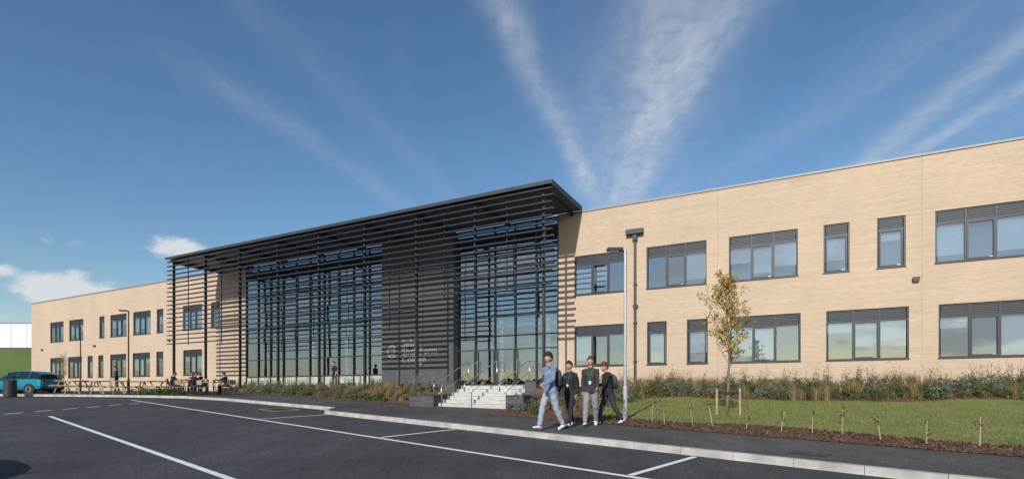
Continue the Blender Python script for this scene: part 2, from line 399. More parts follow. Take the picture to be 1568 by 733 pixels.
# atrium interior
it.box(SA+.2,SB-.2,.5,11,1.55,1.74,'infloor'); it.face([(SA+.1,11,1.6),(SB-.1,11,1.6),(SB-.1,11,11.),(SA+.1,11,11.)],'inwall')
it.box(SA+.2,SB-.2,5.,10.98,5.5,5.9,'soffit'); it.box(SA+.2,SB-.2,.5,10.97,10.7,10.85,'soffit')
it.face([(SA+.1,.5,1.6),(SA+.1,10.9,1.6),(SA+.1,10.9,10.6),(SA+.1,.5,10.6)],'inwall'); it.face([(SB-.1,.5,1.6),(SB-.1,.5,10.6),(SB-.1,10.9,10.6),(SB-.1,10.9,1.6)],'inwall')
for x in [-26,-22,-18,-14.5,-7.5,-4]: it.tube([(x,4.7,1.74),(x,4.7,10.7)],[.16,.16],'white')
for i in range(14): it.box(-24+i*.32,-23.7+i*.32,6,7.8,1.75+i*.27,1.83+i*.27,'blind')
for i in range(10): 
    x=-27+i*1.35
    it.box(x,x+.7,2+R.random()*2,2.7+R.random()*2,1.74,2.5,R.choice(['wood','blind','teal']))
it.box(SA+.2,SB-.2,4.9,4.94,5.9,6.9,'frost')
it.build('interior',school)
# atrium glazing
ag=MB(); af=MB()
GA,GB=-13.85,-8.15
lev=[1.74,2.6,3.9,5.25,6.3,7.6,8.9,10.2,11.1]
def curtain(x0,x1,n,levels,frost=False,ent=False):
    W=(x1-x0)/n
    for i in range(n+1):
        x=x0+W*i; af.box(x-.035,x+.035,-.02,.16,1.72,11.2,'frame')
    for z in levels: af.box(x0,x1,.0,.14,z-.03,z+.03,'frame')
    for i in range(n):
        for j in range(len(levels)-1):
            tl=R.uniform(-.006,.006); tv=R.uniform(-.006,.006)
            xa,xb=x0+W*i+.03,x0+W*(i+1)-.03; za,zb=levels[j]+.03,levels[j+1]-.03
            if frost and j==0: ag.face([(xa,.08,za),(xb,.08,za),(xb,.08,zb),(xa,.08,zb)],'frost')
            else: ag.face([(xa,.08+tl,za),(xb,.08-tl,za),(xb,.08-tl+tv,zb),(xa,.08+tl+tv,zb)],'aglass')
curtain(SA+.02,GA,10,lev,True)
lev2=[1.74,3.95,4.75,5.9,7.2,8.5,9.8,11.1]
curtain(GB,SB-.02,5,lev2)
af.box(SA,SB,-.03,.17,11.2,11.27,'frame')
# entrance doors
for x in (-6.75,-5.4,-4.05):
    af.box(x+.05,x+.09,-.06,.0,1.76,3.9,'frame'); af.box(x-.1,x-.06,-.06,.0,1.76,3.9,'frame')
    for dx in (-.16,.15): af.tube([(x+dx,-.12,2.5),(x+dx,-.12,3.3)],[.018,.018],'steel')
    af.box(x-.64,x+.64,-.05,-.001,1.76,1.9,'frame')
af.build('curtain_wall_frames',school); ag.build('curtain_wall_glass',school)
# grey brick sign wall
sw=MB(); sw.box(GA,GB,-.35,.2,1.5,11.2,'gbrick'); sw.build('sign_wall',school)
sg=MB()
cx,cz=-12.95,4.05
for rr,a0,a1 in ((.42,.6,5.6),(.24,-2.2,2.4)):
    n=28
    for i in range(n):
        a=a0+(a1-a0)*i/n;b=a0+(a1-a0)*(i+1)/n
        sg.face([(cx+math.cos(q)*r_,-.372,cz+math.sin(q)*r_) for q,r_ in ((a,rr-.09),(b,rr-.09),(b,rr),(a,rr))],'sign')
sg.build('sign_logo',school)
for i,tx in enumerate(('Selby','Sixth Form','College')):
    cu=bpy.data.curves.new('sign_text','FONT'); cu.body=tx; cu.size=.62; cu.extrude=.02; cu.offset=.006
    o=bpy.data.objects.new('sign_text',cu); o.data.materials.append(M['sign']); col.objects.link(o); o.parent=school
    o.rotation_euler=(rad(90),0,0); o.location=(-12.1,-.375,4.35-i*.52)
# canopy + screen
cn=MB(); p=4.07; ZC=11.5
cn.box(-31.7,.05,-p-.12,-.06,ZC-.02,ZC+.05,'slatroof')
cn.box(-31.7,.05,-p-.14,-p-.121,ZC-.12,ZC+.06,'slatroof')
cn.box(.051,.07,-p-.14,-.06,ZC-.2,ZC+.06,'slatroof')
cn.box(-31.6,.0,-p+.1,-.06,ZC-.16,ZC-.12,'soffit')
posts=[-31.1,-27.2,-23.35,-19.5,-15.75,-12.0,-8.2,-4.4,-.5]
for i,s in enumerate(posts):
    cn.box(s-.05,s+.05,-p+.1,-.06,ZC-.42,ZC-.17,'slat')
    if s==-4.4:
        cn.box(s-.04,s+.04,-p+.1,-p+.22,6.3,ZC-.43,'slat'); continue
    zb=plane(fac(s,p)[1]) if s<-28 else ZT
    cn.box(s-.05,s+.05,-p+.1,-p+.26,zb,ZC-.43,'slat')
    cn.box(s-.11,s+.11,-p+.04,-p+.32,zb,zb+.03,'slat')
for s in (-13.9,-21.4,-6.3,-2.5,-29.2,-25.3,-17.6,-10.1): cn.box(s-.02,s+.02,-p+.1,-p+.15,6.5 if s>-8 else 4.9,ZC-.2,'slat')
cn.build('entrance_canopy',school)
sl=MB(); z=ZC-.30; i=0
while z>4.75:
    left=-31.6; right=.0+(.12 if i%2 else .02)
    if z<6.45: right=-8.1
    segs=[left]+[q for q in posts[1:-1] if q<right-.3]+[right]
    for a,b in zip(segs[:-1],segs[1:]):
        sl.box(a+.006,b-.006,-p-.09,-p+.085,z-.03,z+.03,'slat')
    z-=.325; i+=1
sl.build('louvre_screen',school)
# downpipe, wall lamps, vents
dp=MB(); dp.box(2.52,3.42,-.28,-.002,9.62,9.86,'frame'); dp.box(2.86,3.1,-.2,-.002,9.3,9.62,'frame'); dp.box(2.92,3.04,-.12,-.015,1.7,9.3,'frame')
for z in (3,5,7): dp.box(2.88,3.08,-.13,-.004,z,z+.05,'frame')
dp.build('downpipe',school)
wl=MB()
for s,zz in ((14.72,6.15),(3.0,5.9),(-62.6,6.0),(-51.4,6.0),(-38.6,6.0)):
    wl.box(s-.12,s+.12,-.16,-.002,zz-.08,zz+.08,'frame'); wl.box(s-.09,s+.09,-.15,-.03,zz-.1,zz-.081,'coping')
wl.build('wall_lights',school,bevel=.01)

# steps with cheek walls and handrails
st=empty('entrance_steps',(O.x,O.y,0),RZ)
m=MB(); zb=plane(fac(-1,10.1)[1])+.125; n=6; rise=(ZT-zb)/n
for i in range(n):
    q=10.1-i*.33
    m.box(-2.3,.9,-q,-8.15+.0001*i,zb-.2,zb+rise*(i+1)-(.0 if i<n-1 else .003),'step')
m.build('step_flight',st)
m=MB()
for i in range(n):
    q=10.1-i*.33
    m.box(-2.29,.89,-q-.003,-q+.05,zb+rise*(i+1)-.03,zb+rise*(i+1)+.003,'kerb')
m.build('step_nosings',st)
m=MB()
m.box(-3.5,-2.32,-10.4,-8.9,zb-.2,zb+.42,'gbrick'); m.box(-3.52,-2.3,-10.42,-8.88,zb+.42,zb+.47,'louvre')
m.box(-2.85,-2.32,-8.88,-7.6,zb-.2,ZT+.12,'gbrick'); m.box(-2.87,-2.3,-8.87,-7.58,ZT+.12,ZT+.17,'louvre')
m.box(.92,1.6,-10.4,-8.9,zb-.2,zb+.42,'gbrick'); m.box(.9,1.62,-10.42,-8.88,zb+.42,zb+.47,'louvre')
m.box(.92,1.4,-8.88,-7.6,zb-.2,ZT+.12,'gbrick'); m.box(.9,1.42,-8.87,-7.58,ZT+.12,ZT+.17,'louvre')
m.build('cheek_walls',st)
m=MB()
for s in (-2.15,-.75,.75):
    A=(s,-10.35,zb+.95); B=(s,-8.2,ZT+1.0); C=(s,-7.7,ZT+1.0)
    m.tube([(s,-10.6,zb+.6),(s,-10.6,zb+.9),A,B,C,(s,-7.45,ZT+.95),(s,-7.45,ZT+.6)],[.022]*7,'steel')
    m.tube([(s,-10.1,zb),(s,-10.1,zb+1.)],[.02,.02],'steel'); m.tube([(s,-8.1,ZT),(s,-8.1,ZT+1.)],[.02,.02],'steel')
    m.tube([(s,-10.3,zb+.5),(s,-8.1,ZT+.55)],[.014,.014],'steel')
m.build('handrails',st,smooth=True)

# ------------------------------------------------------------------ vegetation
def leafq(mb,c,sz,k,elong=1.6):
    a=Vector((R.gauss(0,1),R.gauss(0,1),R.gauss(0,1))).normalized(); b=a.orthogonal().normalized(); b=Matrix.Rotation(R.uniform(0,6.28),3,a)@b; d=a.cross(b)
    c=Vector(c); mb.face([c-b*sz*.5*elong,c-d*sz*.4,c+b*sz*.5*elong,c+d*sz*.4],k)
def blade(mb,base,h,lean,ang,w,k):
    b=Vector(base); d=Vector((math.cos(ang),math.sin(ang),0)); n=Vector((-d.y,d.x,0))
    m1=b+d*lean*.4*h+Vector((0,0,h*.6)); tp=b+d*lean*h+Vector((0,0,h*.98))
    mb.face([b-n*w,b+n*w,m1+n*w*.8,m1-n*w*.8],k); mb.face([m1-n*w*.8,m1+n*w*.8,tp],k)
def tuft(mb,p,h,n,k,w=.006,spread=.5):
    for _ in range(n):
        blade(mb,(p[0]+R.gauss(0,.05),p[1]+R.gauss(0,.05),p[2]-.01),h*R.uniform(.6,1.1),R.uniform(.1,spread),R.uniform(0,6.28),w,k)
def shrub(mb,p,r,h,n,k,sz=.05):
    for _ in range(n):
        a=R.uniform(0,6.28); rr=r*math.sqrt(R.random()); zz=h*R.random()**.8
        f=1-.5*(zz/h)**2
        leafq(mb,(p[0]+math.cos(a)*rr*f,p[1]+math.sin(a)*rr*f,p[2]+zz),sz*R.uniform(.6,1.3),k)
def tall(mb,p,h,k1,k2):
    for _ in range(R.randint(3,7)):
        a=R.uniform(0,6.28); l=R.uniform(.05,.3); hh=h*R.uniform(.7,1.1); w=.004
        blade(mb,p,hh,l,a,w,k1)
        tp=Vector(p)+Vector((math.cos(a)*l*hh,math.sin(a)*l*hh,hh*.97))
        for _ in range(7): leafq(mb,tp+Vector((R.gauss(0,.025),R.gauss(0,.025),R.gauss(-.03,.05))),.028,k2)
        for j in range(6):
            f=R.uniform(.1,.8); leafq(mb,Vector(p).lerp(tp,f)+Vector((R.gauss(0,.03),R.gauss(0,.03),0)),.05,k1)
def plants(mb,p,big=1.):
    c=mn.noise(Vector((p[0]*.7,p[1]*.7,3)))*1.1+R.gauss(0,.2)
    if c<-.25: tuft(mb,p,R.uniform(.4,.75)*big,36,'lf3',.007,.7)
    elif c<-.06: shrub(mb,p,.30*big,R.uniform(.25,.5)*big,90,'lf1',.06)
    elif c<.06: tall(mb,p,R.uniform(.6,1.1)*big,'lf2','lf4'); tuft(mb,p,.35,16,'lf1')
    elif c<.18: tuft(mb,p,R.uniform(.35,.6)*big,30,'lf2',.007,.8)
    elif c<.36: shrub(mb,p,.34*big,.45*big,100,'lf6',.05); tall(mb,p,.7,'lf6','lf3')
    elif c<.5: tall(mb,p,R.uniform(.7,1.2)*big,'lf1',R.choice(['lf5','lf3','lf4'])); shrub(mb,p,.25,.3,50,'lf2',.05)
    else: shrub(mb,p,.25,.3,50,'lf4',.05); tuft(mb,p,.4,14,'lf3')
mb=MB()
for _ in range(950):
    s=R.uniform(1.3,26) if R.random()<.9 else R.uniform(1.3,8)
    q=R.uniform(.35,rowsfor(s)[1]-.05)
    plants(mb,(*fac(s,q),hz(s,q)),1.0)
for _ in range(110):
    s=R.uniform(1.7,4.3); q=R.uniform(3,Lm(s,11.8)-.5); plants(mb,(*fac(s,q),hz(s,q)),.6)
mb.build('flower_bed_plants')
mb=MB()
for _ in range(420):
    s=R.uniform(-25.5,-3.6); q0=qt(s)+.2; L=Lm(s,12.9)-.15; q=R.uniform(q0,L)
    plants(mb,(*fac(s,q),hl(s,q)),.66)
mb.build('border_plants')
mb=MB()
for _ in range(60):
    x=-20.5+R.gauss(0,.9); y=30.9+R.gauss(0,.3); mbp=P3(x,y,.12); shrub(mb,mbp,.25,.35,40,'lf1',.06); tuft(mb,mbp,.4,8,'lf2')
mb.build('low_shrub')
# lawn blades
mb=MB()
for _ in range(42000):
    s=R.uniform(3,24); r_,bd,lw,L=rowsfor(s)
    q=R.uniform(bd-.03,lw+.06)
    if q<bd or q>lw+.06: continue
    x,y=fac(s,q)
    if mn.noise(Vector((x*.9,y*1.4,9)))>.38 and R.random()<.75: continue
    z=hz(s,q); h=R.uniform(.03,.07); a=R.uniform(0,6.28); w=.007
    d=Vector((math.cos(a),math.sin(a),0))*w
    mb.face([(x-d.x,y-d.y,z-.005),(x+d.x,y+d.y,z-.005),(x+R.gauss(0,.02),y+R.gauss(0,.02),z+h)],'blade' if R.random()<.93 else 'lf3')
mb.build('lawn_grass')
mb=MB()
for _ in range(9000):
    s=R.uniform(1.2,26); r_,bd,lw,L=rowsfor(s); q=R.uniform(lw-.05,L+.05) if s>6 or R.random()<.5 else R.uniform(3,L)
    z=hz(s,min(q,L))+.012; leafq(mb,(*fac(s,q),z),R.uniform(.02,.06),'chip',1.9)
for _ in range(2500):
    s=R.uniform(-25,-3); q=R.uniform(qt(s),Lm(s,12.9)+.05); leafq(mb,(*fac(s,q),hl(s,q)+.012),R.uniform(.03,.06),'chip',1.9)
mb.build('bark_mulch_chips')
# hedge whips
mb=MB()
e=-7.6
while e<14:
    m_=12.35+R.uniform(-.2,.2); x,y=km(e,m_); z=plane(y)+.15; h=R.uniform(.38,.62); lx,ly=R.gauss(0,.04),R.gauss(0,.04)
    mb.tube([(x,y,z),(x+lx,y+ly,z+h)],[.013,.010],'woodl',6)
    for _ in range(5):
        f=R.uniform(.3,1); bx,by=R.gauss(0,.09),R.gauss(0,.09)
        mb.tube([(x+lx*f,y+ly*f,z+h*f),(x+lx*f+bx,y+ly*f+by,z+h*f+.15)],[.004,.002],'bark',4)
        for _ in range(6): leafq(mb,(x+lx*f+bx*R.random(),y+ly*f+by*R.random(),z+h*f+.12*R.random()),.035,R.choice(['lf1','lf2','lf4']))
    e+=R.uniform(.4,.75)
mb.build('hedge_saplings')
# young tree
def young_tree(name,x,y,z,H,leaves,stakes=True,seed=1,kleaf='yl'):
    rr=random.Random(seed); root=empty(name,(x,y,z)); t=MB(); lf=MB()
    pts=[];rs=[]
    for i in range(11):
        f=i/10; pts.append(Vector((.05*math.sin(f*5)*H/4.5,.04*math.sin(f*7+1),H*.93*f))); rs.append(.038*(1-f)*H/4.5+.006)
    t.tube(pts,rs,'bark',8)
    tips=[]
    for i in range(34):
        f=.34+.6*i/34+rr.uniform(-.02,.02); k=min(9,int(f*10)); b=pts[k].lerp(pts[k+1],f*10-k)
        a=i*2.4+rr.uniform(-.4,.4); ln=H*(.25*(1-abs(f-.55)*1.2))*rr.uniform(.6,1.1); el=rr.uniform(.6,1.15)
        d=Vector((math.cos(a)*math.cos(el),math.sin(a)*math.cos(el),math.sin(el)))
        c1=b+d*ln*.5; c2=b+(d+Vector((0,0,.15))).normalized()*ln
        t.tube([b,c1,c2],[.011,.007,.003],'bark',5); tips.append((b,c2))
        for _ in range(4):
            g_=rr.uniform(.3,1); s0=b.lerp(c2,g_); dd=Vector((rr.gauss(0,1),rr.gauss(0,1),rr.uniform(0,1.2))).normalized()*ln*.35
            t.tube([s0,s0+dd],[.004,.002],'bark',4); tips.append((s0,s0+dd))
    for _ in range(leaves):
        a,b=rr.choice(tips); c=a.lerp(b,rr.uniform(.3,1.05)); 
        leafq(lf,c+Vector((rr.gauss(0,.05),rr.gauss(0,.05),rr.gauss(0,.05))),rr.uniform(.035,.07)*H/4.5,kleaf if rr.random()<.88 else 'lf2')
    t.build('trunk',root,smooth=True); lf.build('foliage',root)
    if stakes:
        s_=MB()
        for dx in (-.33,.36):
            s_.tube([(dx,-.05,-.2),(dx,-.05,.78)],[.035,.035],'woodl',8)
        s_.box(-.33,.36,-.06,-.04,.62,.67,'dark')
        s_.build('stakes',root)
q=fac(8.35,10.3); young_tree('young_birch_tree',*q,hz(8.35,10.3),4.45,2500,True,3)
young_tree('young_tree',-40.6,47.3,1.4,3.6,700,False,5)
# distant trees behind the viewpoint (seen in reflections) and left horizon
mb=MB()
def clump(cx,cy,z0,r,h,n,k='dl',sz=1.1):
    for _ in range(n):
        th=R.uniform(0,6.28); u=R.random(); zz=z0+h*u; f=math.sqrt(max(0,1-(2*u-.9)**2*.75)); rr=r*f*math.sqrt(R.uniform(.3,1))
        leafq(mb,(cx+math.cos(th)*rr,cy+math.sin(th)*rr,zz),sz*R.uniform(.6,1.4),k,1.2)
for i in range(70):
    x=-190+i*5.5+R.uniform(-2,2); clump(x,-75+R.uniform(-10,6),-.5,R.uniform(3.2,4.8),R.choice([3.2,4,5,6.5,7.5]),170)
mb.build('distant_trees')
mb=MB()
for i in range(14): clump(-150+i*6.,128+R.uniform(-4,4),7,4,R.uniform(6,9.5),150,'dl',1.2)
mb.build('distant_tree_belt')
# left background: bank, hedge, white building
hb=MB()
prof=[(60,1.38),(66,2.2),(74,5.2),(82,7.9),(90,8.7),(140,9)]
for a,b in zip(prof[:-1],prof[1:]):
    for x0,x1 in ((-260,-160),(-160,-100),(-100,-62)):
        hb.face([(x0,a[0],a[1]),(x1,a[0],a[1]),(x1,b[0],b[1]),(x0,b[0],b[1])],'field')
hb.face([(-62,60,1.38),(-62+6,60,1.38),(-56,140,1.4),(-62,140,9),(-62,90,8.7),(-62,82,7.9),(-62,74,5.2)],'field')
hb.build('grass_hill')
wb=MB(); wb.box(-150,-88.5,98,125,7.5,14.2,'white')
for i in range(20): wb.box(-148+i*3,-147.94+i*3,97.95,97.99,7.5,14.0,'blind')
wb.face([(-150,98,14.2),(-88.5,98,14.2),(-90,111,15.8),(-148,111,15.8)],'white'); wb.box(-150,-88.4,97.9,98-.02,14.1,14.3,'coping')
wb.box(-150,-88.4,97.8,97.9,7.5,9.6,'louvre')
wb.build('white_sports_hall')
fn=MB()
for i in range(30):
    x=-84+i*1.0; fn.tube([(x,57,1.3),(x,57,2.9)],[.03,.03],'dark',6)
for z in (1.6,2.2,2.8): fn.box(-84,-55,56.98,57.02,z,z+.03,'dark')
for i in range(290): x=-84+i*.1; fn.box(x,x+.008,56.99,57.01,1.4,2.85,'dark')
fn.build('mesh_fence')
mb=MB()
for i in range(60): shrub(mb,(-84+i*.5,59,1.4),.6,1.3,60,'lf1',.16)
mb.build('hedge')

# ------------------------------------------------------------------ street furniture
def lamp(name,x,y,z,H,k,arm,az):
    root=empty(name,(x,y,z),az); m=MB()
    m.tube([(0,0,0),(0,0,.9),(0,0,.95),(0,0,H)],[.07,.07,.045,.035],k,12)
    m.box(-.071,-.066,-.03,.03,.3,.7,'dark')
    m.tube([(0,0,H-.06),(-arm*.5,0,H)],[.025,.022],k,8)
    m.build('column',root,smooth=False)
    m=MB(); m.box(-arm*.5-.42,-arm*.5,-.12,.12,H-.035,H+.035,'frame'); m.box(-arm*.5-.38,-arm*.5-.1,-.09,.09,H-.045,H-.036,'hl'); m.build('lantern',root,bevel=.02)
x,y=3.13,14.45; lamp('street_lamp',x,y,plane(y)+.14,4.72,'galv',.15,0)
lamp('street_lamp',-22.9,31.2,plane(31.2)+.1,5.0,'dark',.1,rad(20))
lamp('street_lamp',-33.2,40.2,1.4,5.0,'dark',.1,rad(20))

def picnic(x,y,az):
    root=empty('picnic_table',(x,y,plane(y)+.113),az); m=MB()
    for i in range(5): m.box(-.9,.9,-.36+i*.15,-.23+i*.15,.74,.79,'woodl')
    for sy in (-.78,.6):
        for i in range(2): m.box(-.9,.9,sy+i*.1,sy+.09+i*.1,.43,.47,'woodl')
    m.build('table_top_and_benches',root)
    m=MB()
    for xx in (-.65,.65):
        m.tube([(xx,-.62,0),(xx,-.2,.74)],[.04,.04],'woodl',6); m.tube([(xx,.62,0),(xx,.2,.74)],[.04,.04],'woodl',6); m.box(xx-.03,xx+.03,-.75,.75,.37,.43,'woodl')
    m.build('legs',root)
def cafe(x,y,az):
    root=empty('outdoor_table',(x,y,plane(y)+.113),az); m=MB()
    m.box(-.6,.6,-.4,.4,.72,.765,'woodl'); 
    for xx in (-.52,.52):
        for yy in (-.33,.33): m.tube([(xx,yy,0),(xx*.95,yy*.9,.72)],[.025,.025],'dark',6)
    m.build('table',root,bevel=.008)
def chair(x,y,az):
    root=empty('chair',(x,y,plane(y)+.113),az); m=MB()
    m.box(-.21,.21,-.2,.2,.43,.46,'woodl'); m.box(-.2,.2,-.22,-.19,.62,.88,'woodl')
    for xx in (-.18,.18):
        m.tube([(xx*1.1,-.24,0),(xx,-.2,.45),(xx,-.23,.9)],[.018]*3,'dark',6); m.tube([(xx*1.1,.2,0),(xx,.17,.45)],[.018]*2,'dark',6)
    m.build('seat_and_legs',root)
for X,Y,a in ((-24.6,31.9,1.2),(-22.9,31.4,1.1),(-26.4,32.2,1.3),(-21.7,31.9,1.4),(-28.6,34,.0)): picnic(X,Y,a)
for X,Y,a in ((-19.6,31.5,.3),(-17.7,30.6,-.2),(-20.4,33.6,.2)):
    cafe(X,Y,a)
    for dx,dy,r_ in ((0,-.75,0),(.1,.75,3.1),(-.95,0,-1.5),(.95,.1,1.6)): chair(X+dx,Y+dy,r_+a)
chair(-16.3,30.2,1.2)
# litter bin
root=empty('litter_bin',(-29.2,30.4,plane(30.4))); m=MB(); m.tube([(0,0,0),(0,0,.05),(0,0,.95),(0,0,1.0)],[.28,.3,.3,.31],'plastic',16); m.tube([(0,0,1.14),(0,0,1.18),(0,0,1.26)],[.32,.33,.12],'plastic',16)
for a in range(4): m.tube([(.27*math.cos(a*1.57),.27*math.sin(a*1.57),1.),(.27*math.cos(a*1.57),.27*math.sin(a*1.57),1.14)],[.03,.03],'plastic',6)
m.build('bin_body',root)

def car(name,x,y,z,az,paint):
    root=empty(name,(x,y,z),az); b=MB()
    st_=[(-2.02,.70,.38,.78,.80,.60),(-1.95,.82,.28,.92,.98,.66),(-1.78,.87,.24,.97,1.28,.60),(-1.35,.89,.22,.98,1.44,.60),(-.7,.90,.2,.97,1.49,.62),(.0,.90,.2,.95,1.48,.62),(.45,.90,.2,.94,1.38,.62),(.95,.89,.2,.93,1.04,.66),(1.1,.89,.2,.92,.96,.70),(1.6,.87,.22,.86,.88,.68),(1.92,.80,.26,.74,.76,.6),(2.05,.66,.34,.60,.62,.5)]
    rings=[]
    for X,hw,z0,zb_,zr,rw in st_:
        half=[(0,z0),(hw*.85,z0),(hw*.98,z0+.12),(hw,.55),(hw*.96,zb_),(rw,zr-.02),(rw*.6,zr+.015),(0,zr+.025)]
        r_=[(X,a,c) for a,c in half]+[(X,-a,c) for a,c in half[-2:0:-1]]
        rings.append(r_)
    n=len(rings[0])
    for i in range(len(rings)-1):
        for j in range(n):
            j2=(j+1)%n
            k=paint
            if j in (4,9) and 1<=i<=7: k='carglass'
            if i in (6,) and j in (5,6,7,8): k='carglass'
            if i in (1,2) and j in (5,6,7,8): k='carglass' if i==1 else paint
            if j in (0,1,12,13): k='tyre'
            b.face([rings[i][j],rings[i+1][j],rings[i+1][j2],rings[i][j2]],k)
    b.face(rings[0][::-1],paint); b.face(rings[-1],paint)
    for xx in (-.35,.42,-1.2):
        for sy in (1,-1): b.tube([(xx,sy*.875,.97),(xx-.02,sy*.635,1.46)],[.03,.03],paint,6)
    for sy in (1,-1):
        b.box(-1.98,-1.9,sy*.55-.12,sy*.55+.12,.82,.98,'redl'); b.box(1.86,1.96,sy*.55-.14,sy*.55+.14,.62,.74,'hl')
        b.ell((.72,sy*.98,1.0),(.09,.1,.07),paint)
    b.box(-2.05,-2.02,-.25,.25,.55,.66,'hl')
    o=b.build('body',root,smooth=False)
    wv=MB()
    for xx in (-1.25,1.27):
        for sy in (1,-1):
            wv.tube([(xx,sy*.70,.32),(xx,sy*.902,.32)],[.38,.38],'tyre',20,(1,0,0))
            wv.tube([(xx,sy*.70,.32),(xx,sy*.90,.32),(xx,sy*.92,.32)],[.32,.32,.29],'tyre',20,(1,0,0)); wv.tube([(xx,sy*.9,.32),(xx,sy*.925,.32)],[.2,.19],'galv',16,(1,0,0))
            for a in range(5): wv.box(-.2,.2,-.012,.012,-.02,.02,'dark',Matrix.Translation((xx,sy*.93,.32))@Matrix.Rotation(a*.628,4,'Y'))
    wv.build('wheels',root)
car('parked_car',-31.6,33.9,plane(33.9),rad(175),'teal')
car('parked_car',-8.75,5.35,plane(5.35),rad(-42),'black')

# ------------------------------------------------------------------ PEOPLE
def cm(name,c,r=.85): return mat(name,c,r,0,.18,9,.3,60)
SK=mat('skin',(.50,.29,.21),.5,0,.06,8); EYE=mat('eye_white',(.7,.68,.66),.3); IRIS=mat('iris_dark',(.03,.02,.015),.2); LIP=mat('lip',(.38,.15,.12),.5)
def person(name,x,y,z,head_az,H,top,pants,shoes,hair,hip=(22,-20),knee=(4,30),sh=(-18,22),el=(20,35),lean=3,htype='short',yaw=0,hand=SK,loose=1.,sit=False,abd=7,bag=None,lanyard=None,short=False,foot=(0,-20),voxel=.014):
    root=empty(name,(x,y,z),head_az)      # local +Y is forward
    sc=H/1.75
    def V3(a,b,c): return Vector((a,b,c))
    def dirn(a,ab=0): a=rad(a); ab=rad(ab); return V3(math.sin(ab)*math.cos(a),math.sin(a)*math.cos(ab),-math.cos(a)*math.cos(ab)).normalized()
    J={}; segs=[]
    for i,sx in enumerate((1,-1)):
        h=V3(sx*.092,0,0); kn=h+dirn(hip[i],sx*2)*.44; an=kn+dirn(hip[i]-knee[i],sx*1)*.41
        J['h',i],J['k',i],J['a',i]=h,kn,an
    l=rad(lean); up=V3(0,math.sin(l),math.cos(l)); fw=V3(0,math.cos(l),-math.sin(l))
    def T(xx,yy,zz): return V3(xx,0,0)+fw*yy+up*zz
    feet=[]
    for i in range(2):
        fp=rad(foot[i]); fd=V3(0,math.cos(fp),math.sin(fp)); fdn=V3(0,math.sin(fp),-math.cos(fp)); J['f',i]=(fd,fdn)
        feet.append(min((J['a',i]+fdn*.085-fd*.05).z,(J['a',i]+fdn*.085+fd*.17).z))
    off=-min(feet)
    b=MB()
    L=loose
    for i,sx in enumerate((1,-1)):
        h,kn,an=J['h',i],J['k',i],J['a',i]
        b.tube([h+V3(0,0,.06),h-V3(0,0,.02),h.lerp(kn,.4),kn,kn.lerp(an,.4),an+ (kn-an)*.12,an+(kn-an)*.03],[.085,.098*L,.085*L,.064*L,.062*L,.052*L,.055*L],SK,12)
        fd,fdn=J['f',i]
        b.tube([an,an+fdn*.04],[.038,.042],SK,10)
        a0=an+fdn*.045
        b.tube([a0-fd*.075,a0-fd*.055,a0,a0+fd*.08+fdn*.008,a0+fd*.15+fdn*.014,a0+fd*.185+fdn*.02],[(.02,.025),(.036,.042),(.04,.046),(.045,.036),(.04,.026),(.02,.014)],SK,12,(1,0,0))
        segs.append((h,kn,1,.09)); segs.append((kn,an,1,.06)); segs.append((a0-fd*.06,a0+fd*.18,2,.045)); segs.append((an,an+fdn*.02,2,.03))
        s0=T(sx*.165,-.01,.485); ud=dirn(sh[i]+lean,sx*abd); eb=s0+ud*.285; fdv=dirn(sh[i]+el[i]+lean,sx*abd*.2); wr=eb+fdv*.25
        J['s',i],J['e',i],J['w',i],J['fd',i]=s0,eb,wr,fdv
        b.tube([T(sx*.10,-.01,.49),s0,s0.lerp(eb,.35),eb],[.06,.066,.056,.046],SK,12)
        b.tube([eb-ud*.03,eb,eb.lerp(wr,.3),wr,wr+fdv*.02],[.04,.047 if not short else .04,.046 if not short else .042,.034 if not short else .027,.026],SK,12)
        segs.append((s0,eb,0,.055)); segs.append((eb,wr,3 if short else 0,.04)); segs.append((wr,wr+fdv*.05,3,.02))
    b.tube([T(0,0,-.09),T(0,0,-.03),T(0,0,.1),T(0,.005,.24),T(0,.01,.36),T(0,0,.455),T(0,-.01,.50),T(0,-.01,.54)],[(.15,.11),(.168,.122),(.152,.112),(.156,.115),(.178,.125),(.17,.108),(.11,.08),(.062,.06)],SK,18,(1,0,0))
    b.tube([T(0,-.01,.48),T(0,0,.56),T(0,.015,.63)],[.062,.054,.054],SK,12,(1,0,0))
    segs+= [(T(0,0,.0),T(0,0,.42),0,.14),(T(.1,0,.48),T(-.1,0,.48),0,.07),(T(0,0,.56),T(0,.015,.65),3,.05)]
    o=b.build('body_raw'); 
    o.data.materials.clear()
    md=o.modifiers.new('r','REMESH'); md.mode='VOXEL'; md.voxel_size=voxel; 
    md=o.modifiers.new('s','SMOOTH'); md.iterations=4; md.factor=.5
    tx=bpy.data.textures.get('cloth') or bpy.data.textures.new('cloth','CLOUDS'); tx.noise_scale=.07
    md=o.modifiers.new('d','DISPLACE'); md.texture=tx; md.strength=.026; md.mid_level=.5
    dg=bpy.context.evaluated_depsgraph_get(); me=bpy.data.meshes.new_from_object(o.evaluated_get(dg))
    bpy.data.objects.remove(o)
    me.materials.clear()
    for q in (top,pants,shoes,SK): me.materials.append(q)
    hem=-.06
    for pl in me.polygons:
        c=pl.center; best=9;bk=0
        for a,bb,k,r_ in segs:
            ab=bb-a; t_=max(0,min(1,(c-a).dot(ab)/ab.length_squared)); d=(c-(a+ab*t_)).length-r_
            if d<best: best=d;bk=k
        if bk==1 and not sit and c.dot(up)>hem: bk=0
        if bk==1 and sit and c.z>.10: bk=0
        if bk==0 and not sit and c.dot(up)<hem and abs(c.x)<.2 and min((c-J['w',0]).length,(c-J['e',0]).length,(c-J['w',1]).length,(c-J['e',1]).length)>.15: bk=1
        pl.material_index=bk; pl.use_smooth=True
